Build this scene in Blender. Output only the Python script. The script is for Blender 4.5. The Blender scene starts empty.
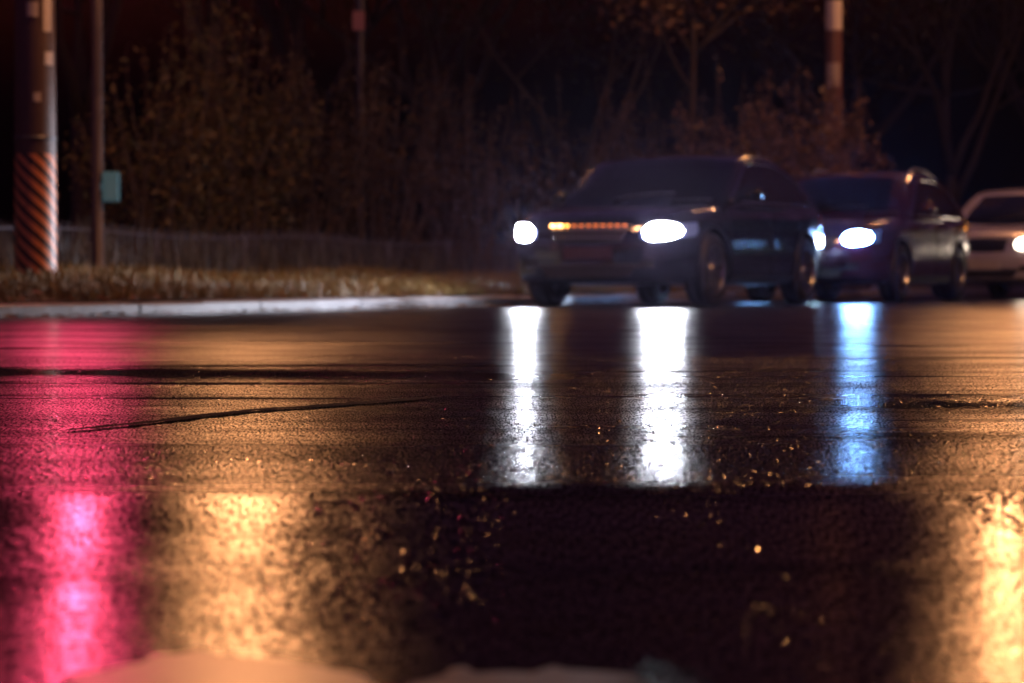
import bpy, bmesh, math, random
import numpy as np
from mathutils import Vector, Matrix
from mathutils.bvhtree import BVHTree
R = math.radians
PI = math.pi
random.seed(11)
rng = np.random.default_rng(11)
sc = bpy.context.scene
COL = sc.collection

# ------------------------------------------------------------------ camera numbers
F_PX, CAM_H, HOR = 2650.0, 0.25, 280.0
def at(px, py, Y):
    """point that stands at distance Y where the photo has pixel (px, py)"""
    return Vector(((px - 512) / F_PX * Y, Y, CAM_H + (HOR - py) / F_PX * Y))

# ------------------------------------------------------------------ materials
def nodes(name):
    m = bpy.data.materials.new(name); m.use_nodes = True
    nt = m.node_tree
    return m, nt, nt.nodes['Principled BSDF']
def L(nt, a, b): nt.links.new(a, b)
def mat(name, col, rough=.5, metal=0., spec=.5, coat=0., var=.0, scale=6., bump=0.):
    m, nt, p = nodes(name)
    p.inputs['Base Color'].default_value = (*col, 1)
    p.inputs['Roughness'].default_value = rough
    p.inputs['Metallic'].default_value = metal
    p.inputs['Specular IOR Level'].default_value = spec
    p.inputs['Coat Weight'].default_value = coat
    p.inputs['Coat Roughness'].default_value = .06
    if var or bump:
        tc = nt.nodes.new('ShaderNodeTexCoord')
        n = nt.nodes.new('ShaderNodeTexNoise'); n.inputs['Scale'].default_value = scale
        n.inputs['Detail'].default_value = 6
        L(nt, tc.outputs['Object'], n.inputs['Vector'])
        if var:
            mx = nt.nodes.new('ShaderNodeMix'); mx.data_type = 'RGBA'
            mx.inputs['A'].default_value = (*[c * (1 - var) for c in col], 1)
            mx.inputs['B'].default_value = (*[min(1, c * (1 + var)) for c in col], 1)
            L(nt, n.outputs['Fac'], mx.inputs['Factor'])
            L(nt, mx.outputs['Result'], p.inputs['Base Color'])
            mr = nt.nodes.new('ShaderNodeMapRange')
            mr.inputs['To Min'].default_value = max(0, rough - .12); mr.inputs['To Max'].default_value = min(1, rough + .12)
            L(nt, n.outputs['Fac'], mr.inputs['Value']); L(nt, mr.outputs['Result'], p.inputs['Roughness'])
        if bump:
            b = nt.nodes.new('ShaderNodeBump'); b.inputs['Strength'].default_value = bump
            b.inputs['Distance'].default_value = .01
            L(nt, n.outputs['Fac'], b.inputs['Height']); L(nt, b.outputs['Normal'], p.inputs['Normal'])
    return m
def emit(name, col, s):
    m, nt, p = nodes(name)
    p.inputs['Base Color'].default_value = (*[c * .3 for c in col], 1)
    p.inputs['Emission Color'].default_value = (*col, 1)
    p.inputs['Emission Strength'].default_value = s
    p.inputs['Roughness'].default_value = .15
    return m
def wet_paint(name, col, rough=.22):
    """car paint with beads of rain"""
    m, nt, p = nodes(name)
    p.inputs['Base Color'].default_value = (*col, 1)
    p.inputs['Roughness'].default_value = rough
    p.inputs['Metallic'].default_value = .35
    p.inputs['Coat Weight'].default_value = 1.
    p.inputs['Coat Roughness'].default_value = .04
    tc = nt.nodes.new('ShaderNodeTexCoord')
    v = nt.nodes.new('ShaderNodeTexVoronoi'); v.inputs['Scale'].default_value = 55
    L(nt, tc.outputs['Object'], v.inputs['Vector'])
    mr = nt.nodes.new('ShaderNodeMapRange'); mr.interpolation_type = 'SMOOTHSTEP'
    mr.inputs['From Min'].default_value = .12; mr.inputs['From Max'].default_value = .42
    mr.inputs['To Min'].default_value = 1; mr.inputs['To Max'].default_value = 0
    L(nt, v.outputs['Distance'], mr.inputs['Value'])
    b = nt.nodes.new('ShaderNodeBump'); b.inputs['Strength'].default_value = .35; b.inputs['Distance'].default_value = .002
    L(nt, mr.outputs['Result'], b.inputs['Height'])
    L(nt, b.outputs['Normal'], p.inputs['Coat Normal'])
    L(nt, b.outputs['Normal'], p.inputs['Normal'])
    return m
def leaf(name, c1, c2, rough=.5):
    m, nt, p = nodes(name)
    g = nt.nodes.new('ShaderNodeNewGeometry')
    mx = nt.nodes.new('ShaderNodeMix'); mx.data_type = 'RGBA'
    mx.inputs['A'].default_value = (*c1, 1); mx.inputs['B'].default_value = (*c2, 1)
    L(nt, g.outputs['Random Per Island'], mx.inputs['Factor'])
    L(nt, mx.outputs['Result'], p.inputs['Base Color'])
    p.inputs['Roughness'].default_value = rough
    p.inputs['Specular IOR Level'].default_value = .3
    return m

M = {}
M['rubber'] = mat('rubber', (.012, .012, .013), .55, var=.3, scale=20)
M['plastic'] = mat('black_plastic', (.012, .012, .013), .45)
M['chrome'] = mat('chrome', (.75, .74, .72), .12, 1.)
M['alloy'] = mat('alloy', (.45, .45, .46), .28, 1.)
M['glass'] = mat('dark_glass', (.006, .006, .008), .04, spec=.6)
M['seam'] = mat('seam', (.004, .004, .004), .7)
M['redlens'] = mat('red_lens', (.16, .006, .008), .15, coat=.8)
M['ambermark'] = mat('amber_reflector', (.5, .16, .02), .15, coat=.8)
M['lens'] = mat('clear_lens', (.25, .25, .27), .08, .6, coat=1)
M['lens_lit'] = emit('lit_lens_white', (.35, .42, .9), .16)
M['lens_lit_blue'] = emit('lit_lens_blue', (.2, .36, .95), .2)
M['plate'] = mat('plate', (.055, .016, .022), .35, var=.2, scale=14)
M['plate_pale'] = mat('plate_pale', (.45, .43, .42), .35, var=.1, scale=14)
M['amber_emit'] = emit('amber_emit', (1., .36, .06), 9.)
M['head_white'] = emit('head_white', (.84, .88, 1.), 270.)
M['head_blue'] = emit('head_blue', (.20, .45, 1.), 190.)
M['head_warm'] = emit('head_warm', (1., .80, .62), 14.)
M['glint_blue'] = emit('blue_glint', (.45, .72, 1.), 240.)
M['amber_reflection'] = emit('amber_reflection', (1., .36, .05), 30.)
M['sodium'] = emit('sodium', (1., .40, .15), 600.)
M['sodium_far'] = emit('sodium_far', (1., .40, .15), 850.)
M['sodium_side'] = emit('sodium_side', (1., .42, .14), 2000.)
M['sodium_mid'] = emit('sodium_mid', (1., .40, .15), 110.)
M['red_signal'] = emit('red_signal', (1., .065, .16), 460.)
M['dead_lens'] = mat('dead_lens', (.03, .025, .01), .2)
M['steel'] = mat('steel', (.09, .09, .10), .4, .6, var=.25, scale=9)
M['thin_pole'] = mat('thin_pole', (.055, .042, .05), .4, .3, var=.3, scale=8)
M['teal'] = emit('teal_box_glow', (.20, .52, .64), .075)  # faint emission put in so the box stays teal under sodium light
M['bark'] = mat('bark', (.045, .032, .027), .8, var=.4, scale=14, bump=.8)
M['twig'] = mat('twig', (.10, .065, .045), .75, var=.4, scale=10)
M['fence'] = mat('fence_metal', (.12, .12, .17), .5, .3, var=.3, scale=7)
M['paper'] = mat('paper', (.42, .36, .33), .7, var=.15, scale=18)
M['sign_pink'] = mat('sign_pink', (.42, .20, .22), .5, var=.1)
M['stone'] = mat('kerb_stone', (.20, .20, .22), .42, var=.6, scale=3.2, bump=.8)

# ------------------------------------------------------------------ mesh helpers
def tag(o, label=None, cat=None, group=None, kind=None):
    if label: o['label'] = label
    if cat: o['category'] = cat
    if group: o['group'] = group
    if kind: o['kind'] = kind
    return o
def root(name, loc=(0, 0, 0), rz=0.):
    o = bpy.data.objects.new(name, None); COL.objects.link(o)
    o.empty_display_size = .2
    o.location = loc; o.rotation_euler = (0, 0, rz)
    return o
def link(name, verts, faces, m, parent=None, smooth=False, ms=None):
    me = bpy.data.meshes.new(name)
    me.from_pydata([tuple(v) for v in verts], [], faces)
    me.materials.append(m)
    if ms:
        for x in ms: me.materials.append(x)
    if smooth: me.polygons.foreach_set('use_smooth', [True] * len(me.polygons))
    me.update()
    o = bpy.data.objects.new(name, me); COL.objects.link(o)
    if parent: o.parent = parent
    return o
class MB:
    def __init__(s): s.v = []; s.f = []
    def add(s, vs, fs):
        k = len(s.v); s.v += [Vector(v) for v in vs]; s.f += [tuple(i + k for i in f) for f in fs]
        return s
    def box(s, c, d, bev=0., mtx=None):
        bm = bmesh.new(); bmesh.ops.create_cube(bm, size=1)
        for v in bm.verts: v.co = Vector((v.co.x * d[0], v.co.y * d[1], v.co.z * d[2]))
        if bev: bmesh.ops.bevel(bm, geom=bm.edges[:], offset=bev, segments=2, affect='EDGES', profile=.6)
        for v in bm.verts:
            if mtx: v.co = mtx @ v.co
            v.co += Vector(c)
        bm.verts.index_update()
        s.add([v.co.copy() for v in bm.verts], [[v.index for v in f.verts] for f in bm.faces]); bm.free()
        return s
    def tube(s, pts, rad, n=8, cap=True):
        pts = [Vector(p) for p in pts]
        if not hasattr(rad, '__len__'): rad = [rad] * len(pts)
        vs = []; fs = []
        up = None
        for i, p in enumerate(pts):
            t = (pts[min(i + 1, len(pts) - 1)] - pts[max(i - 1, 0)]).normalized()
            if up is None:
                up = t.orthogonal().normalized()
            up = (up - t * up.dot(t)).normalized()
            b = t.cross(up)
            for k in range(n):
                a = 2 * PI * k / n
                vs.append(p + (up * math.cos(a) + b * math.sin(a)) * rad[i])
        for i in range(len(pts) - 1):
            for k in range(n):
                fs.append((i * n + k, i * n + (k + 1) % n, (i + 1) * n + (k + 1) % n, (i + 1) * n + k))
        if cap:
            fs.append(tuple(range(n - 1, -1, -1))); fs.append(tuple(range((len(pts) - 1) * n, len(pts) * n)))
        return s.add(vs, fs)
    def lathe(s, prof, n=32, mtx=None):
        """profile of (r, h) turned round the y axis"""
        vs = []; fs = []
        for k in range(n):
            a = 2 * PI * k / n
            for r, h in prof:
                v = Vector((r * math.cos(a), h, r * math.sin(a)))
                vs.append(mtx @ v if mtx else v)
        q = len(prof)
        for k in range(n):
            for j in range(q - 1):
                a, b = k * q + j, ((k + 1) % n) * q + j
                fs.append((a, a + 1, b + 1, b))
        return s.add(vs, fs)
    def build(s, name, m, parent=None, smooth=False): return link(name, s.v, s.f, m, parent, smooth)

def pchip(xs, ys):
    xs = np.array(xs, float); ys = np.array(ys, float)
    if xs[0] > xs[-1]: xs, ys = xs[::-1], ys[::-1]
    h = np.diff(xs); d = np.diff(ys) / h
    m = np.zeros(len(xs)); m[0] = d[0]; m[-1] = d[-1]
    for i in range(1, len(xs) - 1):
        if d[i - 1] * d[i] > 0:
            w1 = 2 * h[i] + h[i - 1]; w2 = h[i] + 2 * h[i - 1]
            m[i] = (w1 + w2) / (w1 / d[i - 1] + w2 / d[i])
    def f(x):
        x = min(max(x, xs[0]), xs[-1])
        i = min(max(int(np.searchsorted(xs, x)) - 1, 0), len(h) - 1)
        t = (x - xs[i]) / h[i]
        return float(ys[i] * (1 + 2 * t) * (1 - t) ** 2 + m[i] * h[i] * t * (1 - t) ** 2 + ys[i + 1] * t * t * (3 - 2 * t) + m[i + 1] * h[i] * t * t * (t - 1))
    return f
def resample(pts, n):
    pts = [np.array(p, float) for p in pts]
    d = [0.]
    for a, b in zip(pts, pts[1:]): d.append(d[-1] + float(np.linalg.norm(b - a)))
    out = []
    for k in range(n):
        t = d[-1] * k / (n - 1)
        i = max(0, min(len(pts) - 2, int(np.searchsorted(d, t)) - 1))
        q = (t - d[i]) / max(1e-9, d[i + 1] - d[i])
        out.append(pts[i] * (1 - q) + pts[i + 1] * q)
    return out

# ------------------------------------------------------------------ ground geometry functions
KY0, KX0, KS = 17.4, -3.40, .3736              # the kerb line: X = KX0 + (Y-KY0)*KS
KD = Vector((KS, 1, 0)).normalized()           # along the kerb, away from camera
KN = Vector((-KD.y, KD.x, 0))                  # from the road to the verge
def kerb_pt(t):
    """point of the kerb's road edge, t metres along from x at KY0; bends left (round the corner) in front"""
    if t >= -3.: return Vector((KX0, KY0, 0)) + KD * t
    p = Vector((KX0, KY0, 0)) + KD * -3.
    r = 9.; s = -(t + 3.)
    a = min(s / r, PI / 2)
    q = p - KD * (r * math.sin(a)) + KN * (r * (1 - math.cos(a)))
    if s > r * PI / 2: q += KN * (s - r * PI / 2)
    return q
def kerb_frame(t):
    d = (kerb_pt(t + .01) - kerb_pt(t - .01)).normalized()
    return kerb_pt(t), d, Vector((-d.y, d.x, 0))
def verge_z(d):
    return .085 + .21 * (1 - math.exp(-max(d, 0) / 1.6)) + .012 * max(d, 0) * (1 if d < 20 else 20 / d)
def verge_at(x, y):
    v = Vector((x, y, 0)) - Vector((KX0, KY0, 0))
    return verge_z(v.dot(KN)) + .03 * math.sin(x * 1.7 + y * .6) * min(1, max(0, v.dot(KN)) / 2)

# ------------------------------------------------------------------ road
def road_z(x, y):
    z = 0.
    ye = 3.15 + .075 * math.sin(2.3 * x + .5) + .04 * math.sin(7.1 * x) + .02 * math.sin(17.3 * x + 1)
    if y < ye:                                # old, lower surface in front of the crest
        t = min((ye - y) / 1.5, 1.)
        z = -.046 * t * (2 - t)
    else:
        f = min(1, (y - ye) / .5)
        z = f * (.0013 * math.sin(y * 1.9 + .25 * math.sin(x * .7) * 2) + .0014 * math.sin(y * .83 + x * .35 + 1.) + .0009 * math.sin(y * 4.3 + x * .9)) * (1 if y < 24 else 24 / y)
        def ss(a, b, v):
            v = min(1, max(0, (v - a) / (b - a))); return v * v * (3 - 2 * v)
        yc = 6.85 + .10 * x
        z += 0
        yc = 5.35 - .02 * x
        z += 0
    return z
def make_road():
    xs = sorted(set([-300, -120, -60, -30, -20, -14, -10, -8] + list(np.arange(-7, 10.01, .25)) + [11, 12, 14, 18, 25, 40, 80, 160, 300]))
    ys = sorted(set([-200, -80, -30, -10, -3, 0, .6] + [round(v, 3) for v in np.arange(1., 3.151, .05)] + [3.15] + [round(v, 3) for v in np.arange(3.2, 9, .08)]
                    + [round(v, 3) for v in np.arange(9, 24, .25)] + list(range(24, 60, 2)) + [70, 90, 120, 180, 300, 600]))
    vs = [(x, y, road_z(x, y)) for y in ys for x in xs]
    nx = len(xs)
    fs = [(j * nx + i, j * nx + i + 1, (j + 1) * nx + i + 1, (j + 1) * nx + i) for j in range(len(ys) - 1) for i in range(nx - 1)]
    m, nt, p = nodes('wet_asphalt')
    N = nt.nodes
    def new(t, **kw):
        n = N.new(t)
        for k, v in kw.items(): n.inputs[k].default_value = v
        return n
    def math_(op, a, b=None):
        n = N.new('ShaderNodeMath'); n.operation = op
        for i, q in enumerate((a, b)):
            if q is None: continue
            if isinstance(q, (int, float)): n.inputs[i].default_value = q
            else: L(nt, q, n.inputs[i])
        return n.outputs[0]
    tc = new('ShaderNodeTexCoord'); P = tc.outputs['Object']
    sep = new('ShaderNodeSeparateXYZ'); L(nt, P, sep.inputs[0])
    def noise(scale, detail=3, vec=P, rough=.5):
        n = new('ShaderNodeTexNoise', Scale=scale, Detail=detail, Roughness=rough); L(nt, vec, n.inputs['Vector']); return n.outputs['Fac']
    def rng_(v, a, b, c, d, smooth=True):
        n = new('ShaderNodeMapRange'); n.interpolation_type = 'SMOOTHSTEP' if smooth else 'LINEAR'
        for k, q in (('From Min', a), ('From Max', b), ('To Min', c), ('To Max', d)): n.inputs[k].default_value = q
        L(nt, v, n.inputs['Value']); return n.outputs['Result']
    mp = new('ShaderNodeMapping'); mp.inputs['Scale'].default_value = (.28, 1.5, 1); L(nt, P, mp.inputs['Vector'])
    bands = noise(1.0, 4, mp.outputs['Vector'], .55)           # long ruts and wheel tracks across the view
    mp2 = new('ShaderNodeMapping'); mp2.inputs['Scale'].default_value = (1.1, 3.5, 1); L(nt, P, mp2.inputs['Vector'])
    patch = noise(1.6, 4, mp2.outputs['Vector'])
    near = rng_(sep.outputs['Y'], 3.12, 3.18, 1., 0.)
    # aggregate: chips
    vor = new('ShaderNodeTexVoronoi', Scale=120.); L(nt, P, vor.inputs['Vector'])
    chips = rng_(vor.outputs['Distance'], .0, .75, 1., 0.)
    fine = noise(260, 3)
    mid = noise(38, 3)
    mp3 = new('ShaderNodeMapping'); mp3.inputs['Scale'].default_value = (340, 36, 1); L(nt, P, mp3.inputs['Vector'])
    worn = noise(1., 2, mp3.outputs['Vector'])                 # stone grain drawn out by the tyres
    mp4 = new('ShaderNodeMapping'); mp4.inputs['Scale'].default_value = (320, 40, 1); L(nt, P, mp4.inputs['Vector'])
    film = rng_(noise(1., 2, mp4.outputs['Vector']), .40, .60, .0, 1.5)
    height = math_('ADD', math_('MULTIPLY', worn, .22), math_('ADD', math_('MULTIPLY', fine, .06), math_('MULTIPLY', mid, .5)))
    dry = rng_(bands, .50, .66, 0., 1.)                        # where the water film is thin
    strength = math_('ADD', math_('MULTIPLY', dry, .4), .8)
    mp5 = new('ShaderNodeMapping'); mp5.inputs['Rotation'].default_value = (0, 0, .09); mp5.inputs['Scale'].default_value = (.45, 3.1, 1); mp5.inputs['Location'].default_value = (3.1, 1.7, 0); L(nt, P, mp5.inputs['Vector'])
    pm = math_('MULTIPLY', rng_(noise(1., 3, mp5.outputs['Vector']), .55, .64, 0., .5), rng_(sep.outputs['Y'], 3.7, 4.5, 0., 1.))
    def strip(y0, k, w, xa, xb):                               # standing water in a rut
        d = math_('DIVIDE', math_('SUBTRACT', math_('SUBTRACT', sep.outputs['Y'], math_('MULTIPLY', sep.outputs['X'], k)), y0), w)
        d = math_('ADD', d, math_('MULTIPLY', math_('SUBTRACT', mid, .5), .8))
        return math_('MULTIPLY', math_('EXPONENT', math_('MULTIPLY', math_('MULTIPLY', d, d), -1.)), rng_(sep.outputs['X'], xa, xb, 0., .8))
    pm = math_('MAXIMUM', pm, math_('MAXIMUM', strip(6.9, -.22, .26, .35, -.4), strip(5.35, -.02, .20, .5, .9)))
    pud = math_('MULTIPLY', rng_(patch, .60, .70, 1., .35), math_('SUBTRACT', 1., math_('MULTIPLY', pm, .85)))
    strength = math_('MULTIPLY', strength, pud)
    b = new('ShaderNodeBump', Distance=.001); L(nt, strength, b.inputs['Strength']); L(nt, height, b.inputs['Height'])
    col = new('ShaderNodeMix'); col.data_type = 'RGBA'
    col.inputs['A'].default_value = (.010, .010, .012, 1); col.inputs['B'].default_value = (.045, .043, .045, 1)
    L(nt, math_('MULTIPLY', chips, fine), col.inputs['Factor']); L(nt, col.outputs['Result'], p.inputs['Base Color'])
    r = math_('ADD', math_('MULTIPLY', dry, .05), math_('ADD', .270, rng_(sep.outputs['Y'], 3.6, 6.5, 0., .015)))
    r = math_('SUBTRACT', r, math_('MULTIPLY', near, .05))
    r = math_('ADD', r, rng_(sep.outputs['Y'], 6.5, 10., 0., .06))
    r = math_('MULTIPLY', r, math_('SUBTRACT', 1., math_('MULTIPLY', pm, .5)))
    di = new('ShaderNodeBsdfDiffuse'); L(nt, col.outputs['Result'], di.inputs['Color']); L(nt, b.outputs['Normal'], di.inputs['Normal'])
    gl = N.new('ShaderNodeBsdfAnisotropic'); gl.distribution = 'BECKMANN'
    gl.inputs['Color'].default_value = (1, 1, 1, 1)
    L(nt, r, gl.inputs['Roughness']); L(nt, b.outputs['Normal'], gl.inputs['Normal'])
    b2 = new('ShaderNodeBump', Distance=.001); L(nt, math_('MULTIPLY', strength, .28), b2.inputs['Strength']); L(nt, height, b2.inputs['Height'])
    g2 = N.new('ShaderNodeBsdfAnisotropic'); g2.distribution = 'BECKMANN'; g2.inputs['Color'].default_value = (1, 1, 1, 1)
    L(nt, rng_(sep.outputs['Y'], 3., 9., .15, .20), g2.inputs['Roughness']); L(nt, b2.outputs['Normal'], g2.inputs['Normal'])
    gm = N.new('ShaderNodeMixShader'); L(nt, rng_(patch, .42, .62, .22, .55), gm.inputs[0]); L(nt, gl.outputs[0], gm.inputs[1]); L(nt, g2.outputs[0], gm.inputs[2])
    fr = new('ShaderNodeFresnel', IOR=1.33); L(nt, b.outputs['Normal'], fr.inputs['Normal'])
    wetf = math_('MULTIPLY', math_('MULTIPLY', fr.outputs[0], film), rng_(dry, 0, 1, 1., .5))
    ms = N.new('ShaderNodeMixShader'); L(nt, wetf, ms.inputs[0]); L(nt, di.outputs[0], ms.inputs[1]); L(nt, gm.outputs[0], ms.inputs[2])
    L(nt, ms.outputs[0], nt.nodes['Material Output'].inputs['Surface'])
    # aggregate chips that stand out of the water film, part of the road's own mesh
    ncp = 230000
    u = rng.random(ncp); yy = np.sqrt(1.75 ** 2 + u * (9.5 ** 2 - 1.75 ** 2)); 
    xx = (rng.random(ncp) - .5) * 2 * (.26 * yy + .12)
    keep = np.ones(ncp, bool)
    tone = np.sin(yy * 6.1 + np.sin(xx * 3) * 1.5) + np.sin(yy * 2.3 + xx * 1.9) + np.sin(xx * 5.3 - yy * 1.1)
    keep = tone > rng.uniform(-3.2, 1.6, ncp) + (yy < 3.15) * 1.1 + np.clip((yy - 6.5) / 3., 0, 1) * 3.5
    xx, yy = xx[keep], yy[keep]; ncp = len(xx)
    nearc = yy < 3.15
    rad = np.where(nearc, rng.uniform(.0022, .0052, ncp), rng.uniform(.002, .0048, ncp))
    hh = rad * np.where(nearc, rng.uniform(.02, .08, ncp), rng.uniform(.02, .14, ncp))
    zz_ = np.array([road_z(a, b_) for a, b_ in zip(xx, yy)])
    V = np.zeros((ncp, 12, 3))
    tx, ty = rng.normal(0, .05, ncp), rng.normal(0, .05, ncp)
    for k in range(6):
        a = 2 * PI * k / 6 + rng.uniform(-.35, .35, ncp)
        rr = rad * rng.uniform(.75, 1.25, ncp)
        V[:, k, 0] = xx + rr * np.cos(a); V[:, k, 1] = yy + rr * np.sin(a) * 1.25; V[:, k, 2] = zz_ - .0004
        r2 = rr * .62
        V[:, 6 + k, 0] = xx + r2 * np.cos(a); V[:, 6 + k, 1] = yy + r2 * np.sin(a) * 1.25
        V[:, 6 + k, 2] = zz_ + hh + tx * r2 * np.cos(a) + ty * r2 * np.sin(a)
    base = np.arange(ncp)[:, None, None] * 12 + len(vs)
    q = [(k, (k + 1) % 6, 6 + (k + 1) % 6, 6 + k) for k in range(6)]; t3 = [(6, 7, 8, 9, 10, 11)]
    Q = (base + np.array(q)[None]).reshape(-1, 4); T3 = (base + np.array(t3)[None]).reshape(-1, 6)
    v0 = np.array(vs, float); f0 = np.array(fs, np.int64)
    allv = np.concatenate([v0, V.reshape(-1, 3)])
    loops = np.concatenate([f0.ravel(), Q.ravel(), T3.ravel()]).astype(np.int32)
    tot = np.concatenate([np.full(len(f0) + len(Q), 4), np.full(len(T3), 6)]).astype(np.int32)
    start = np.concatenate([[0], np.cumsum(tot)[:-1]]).astype(np.int32)
    me = bpy.data.meshes.new('road')
    me.vertices.add(len(allv)); me.vertices.foreach_set('co', allv.ravel())
    me.loops.add(len(loops)); me.loops.foreach_set('vertex_index', loops)
    me.polygons.add(len(tot)); me.polygons.foreach_set('loop_start', start); me.polygons.foreach_set('loop_total', tot)
    me.polygons.foreach_set('use_smooth', np.arange(len(tot)) < len(f0))
    me.materials.append(m); me.update(calc_edges=True)
    o = bpy.data.objects.new('road', me); COL.objects.link(o)
    tag(o, kind='structure')
    return o
make_road()

# cracks in the asphalt
M['tar'] = mat('tar', (.006, .006, .007), .85, spec=.1)
def crack(pts, w):
    vs = []; fs = []
    pts = resample(pts, 40)
    for i, p in enumerate(pts):
        q = 1 - abs(2 * i / 39 - 1) ** 4
        ww = w * (.35 + .65 * q) * random.uniform(.6, 1.3)
        jx, jy = random.uniform(-.004, .004), random.uniform(-.012, .012)
        for s in (-1, 1):
            x, y = p[0] + jx, p[1] + jy + s * ww
            vs.append((x, y, road_z(x, y) + .004))
    fs = [(2 * i, 2 * i + 2, 2 * i + 3, 2 * i + 1) for i in range(39)]
    o = link('road_crack', vs, fs, M['tar']); tag(o, kind='structure')
def gp(px, py):
    Y = F_PX * CAM_H / (py - HOR); return ((px - 512) / F_PX * Y, Y)
crack([gp(66, 432), gp(150, 424), gp(250, 412), gp(330, 406), gp(440, 397)], .07)

# ------------------------------------------------------------------ kerb and verge
def make_kerb():
    prof = [(0, -.05), (0, .070), (.012, .082), (.03, .088), (.13, .091), (.15, .082), (.15, -.05)]
    vs = []; fs = []
    t = -20.
    while t < 90:
        l = 1.0
        dz = random.uniform(-.006, .006); dn = random.uniform(-.008, .008)
        ts = [t + .006, t + l / 2, t + l - .006]
        k = len(vs)
        for q in ts:
            p, d, n = kerb_frame(q)
            for a, z in prof: vs.append(p + n * (a + dn) + Vector((0, 0, z + dz)))
        m = len(prof)
        for i in range(2):
            for j in range(m - 1):
                fs.append((k + i * m + j, k + i * m + j + 1, k + (i + 1) * m + j + 1, k + (i + 1) * m + j))
        fs.append(tuple(k + j for j in range(m))); fs.append(tuple(k + 2 * m + j for j in range(m - 1, -1, -1)))
        t += l
    o = link('kerb', vs, fs, M['stone']); tag(o, kind='structure')
make_kerb()
def make_verge():
    ts = list(np.arange(-20, -3, .7)) + list(np.arange(-3, 45, .8)) + [50, 60, 75, 90, 140, 250, 500]
    ds = [.145, .3, .6, 1, 1.5, 2, 2.6, 3.3, 4.2, 5.5, 7, 9, 12, 16, 22, 30, 45, 70, 120, 250, 500]
    vs = []; fs = []
    for t in ts:
        p, d, n = kerb_frame(t)
        if t < -3:
            for e in ds:
                e2 = min(e, 8.2) if e < 8.2 else e
                q = p + n * min(e, 8.3) + (-KN * 0)
                if e > 8.3: q = p + n * 8.3 + KN * (e - 8.3)
                vs.append((q.x, q.y, verge_z(e)))
        else:
            for e in ds:
                q = p + n * e
                vs.append((q.x, q.y, verge_at(q.x, q.y)))
    k = len(ds)
    for i in range(len(ts) - 1):
        for j in range(k - 1):
            fs.append((i * k + j, (i + 1) * k + j, (i + 1) * k + j + 1, i * k + j + 1))
    m = mat('soil', (.060, .042, .028), .9, var=.5, scale=3, bump=.6)
    o = link('verge_ground', vs, fs, m, smooth=True); tag(o, kind='structure')
make_verge()
def blades(name, pts, hmin, hmax, w, m, lean=.5):
    n = len(pts)
    vs = np.zeros((n * 5, 3)); fs = []
    for i, p in enumerate(pts):
        a = random.uniform(0, 2 * PI); h = random.uniform(hmin, hmax) * (.75 + .35 * math.sin(p[0] * 3.1 + p[1] * 1.7) * math.sin(p[0] * 1.3 - p[1] * 2.9))
        dx, dy = math.cos(a) * w, math.sin(a) * w
        b = random.uniform(0, 2 * PI); lx, ly = math.cos(b) * h * lean * random.random(), math.sin(b) * h * lean * random.random()
        x, y, z = p
        vs[i * 5:i * 5 + 5] = [(x - dx, y - dy, z), (x + dx, y + dy, z), (x + dx * .7 + lx * .4, y + dy * .7 + ly * .4, z + h * .6),
                               (x - dx * .7 + lx * .4, y - dy * .7 + ly * .4, z + h * .6), (x + lx, y + ly, z + h)]
        k = i * 5
        fs += [(k, k + 1, k + 2, k + 3), (k + 3, k + 2, k + 4)]
    return link(name, vs, fs, m)
gpts = []
while len(gpts) < 52000:
    t = random.uniform(-2, 16); d = .16 + 5. * random.random() ** 1.5
    p, dd, n = kerb_frame(t); q = p + n * d
    if math.sin(q.x * 2.1 + q.y * 1.3) + math.sin(q.x * .8 - q.y * 2.7) < random.uniform(-3., .8): continue
    gpts.append((q.x, q.y, verge_at(q.x, q.y) - .01))
g = blades('grass', gpts, .05, .15, .006, leaf('dry_grass', (.27, .155, .05), (.17, .15, .05), .6), .9)
tag(g, 'short dry autumn grass along the verge behind the kerb', 'grass', kind='stuff')

# ------------------------------------------------------------------ plants
def leaf_mesh(name, pts, m, smin, smax, parent=None, elong=1.9):
    n = len(pts)
    P = np.array(pts, float)
    a = rng.normal(size=(n, 3)); a /= np.linalg.norm(a, axis=1)[:, None]
    b = rng.normal(size=(n, 3)); b -= (a * b).sum(1)[:, None] * a; b /= np.linalg.norm(b, axis=1)[:, None]
    s = rng.uniform(smin, smax, n)[:, None]
    u = a * s * elong; v = b * s
    V = np.stack([P - u * .5, P + v * .5 * .8, P + u * .5, P - v * .5 * .8], 1).reshape(-1, 3)
    me = bpy.data.meshes.new(name)
    me.vertices.add(n * 4); me.vertices.foreach_set('co', V.ravel())
    me.loops.add(n * 4); me.loops.foreach_set('vertex_index', np.arange(n * 4, dtype=np.int32))
    me.polygons.add(n); me.polygons.foreach_set('loop_start', np.arange(0, n * 4, 4, dtype=np.int32))
    me.polygons.foreach_set('loop_total', np.full(n, 4, np.int32))
    me.materials.append(m); me.update(calc_edges=True); me.validate()
    o = bpy.data.objects.new(name, me); COL.objects.link(o)
    if parent: o.parent = parent
    return o
LEAF_A = leaf('bush_leaf', (.17, .10, .036), (.085, .075, .03))
LEAF_B = leaf('bush_leaf_red', (.085, .045, .022), (.05, .036, .02))
LEAF_C = leaf('pale_leaf', (.25, .14, .08), (.16, .11, .065))
LEAF_D = leaf('tree_leaf', (.022, .020, .010), (.034, .026, .012))
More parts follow.
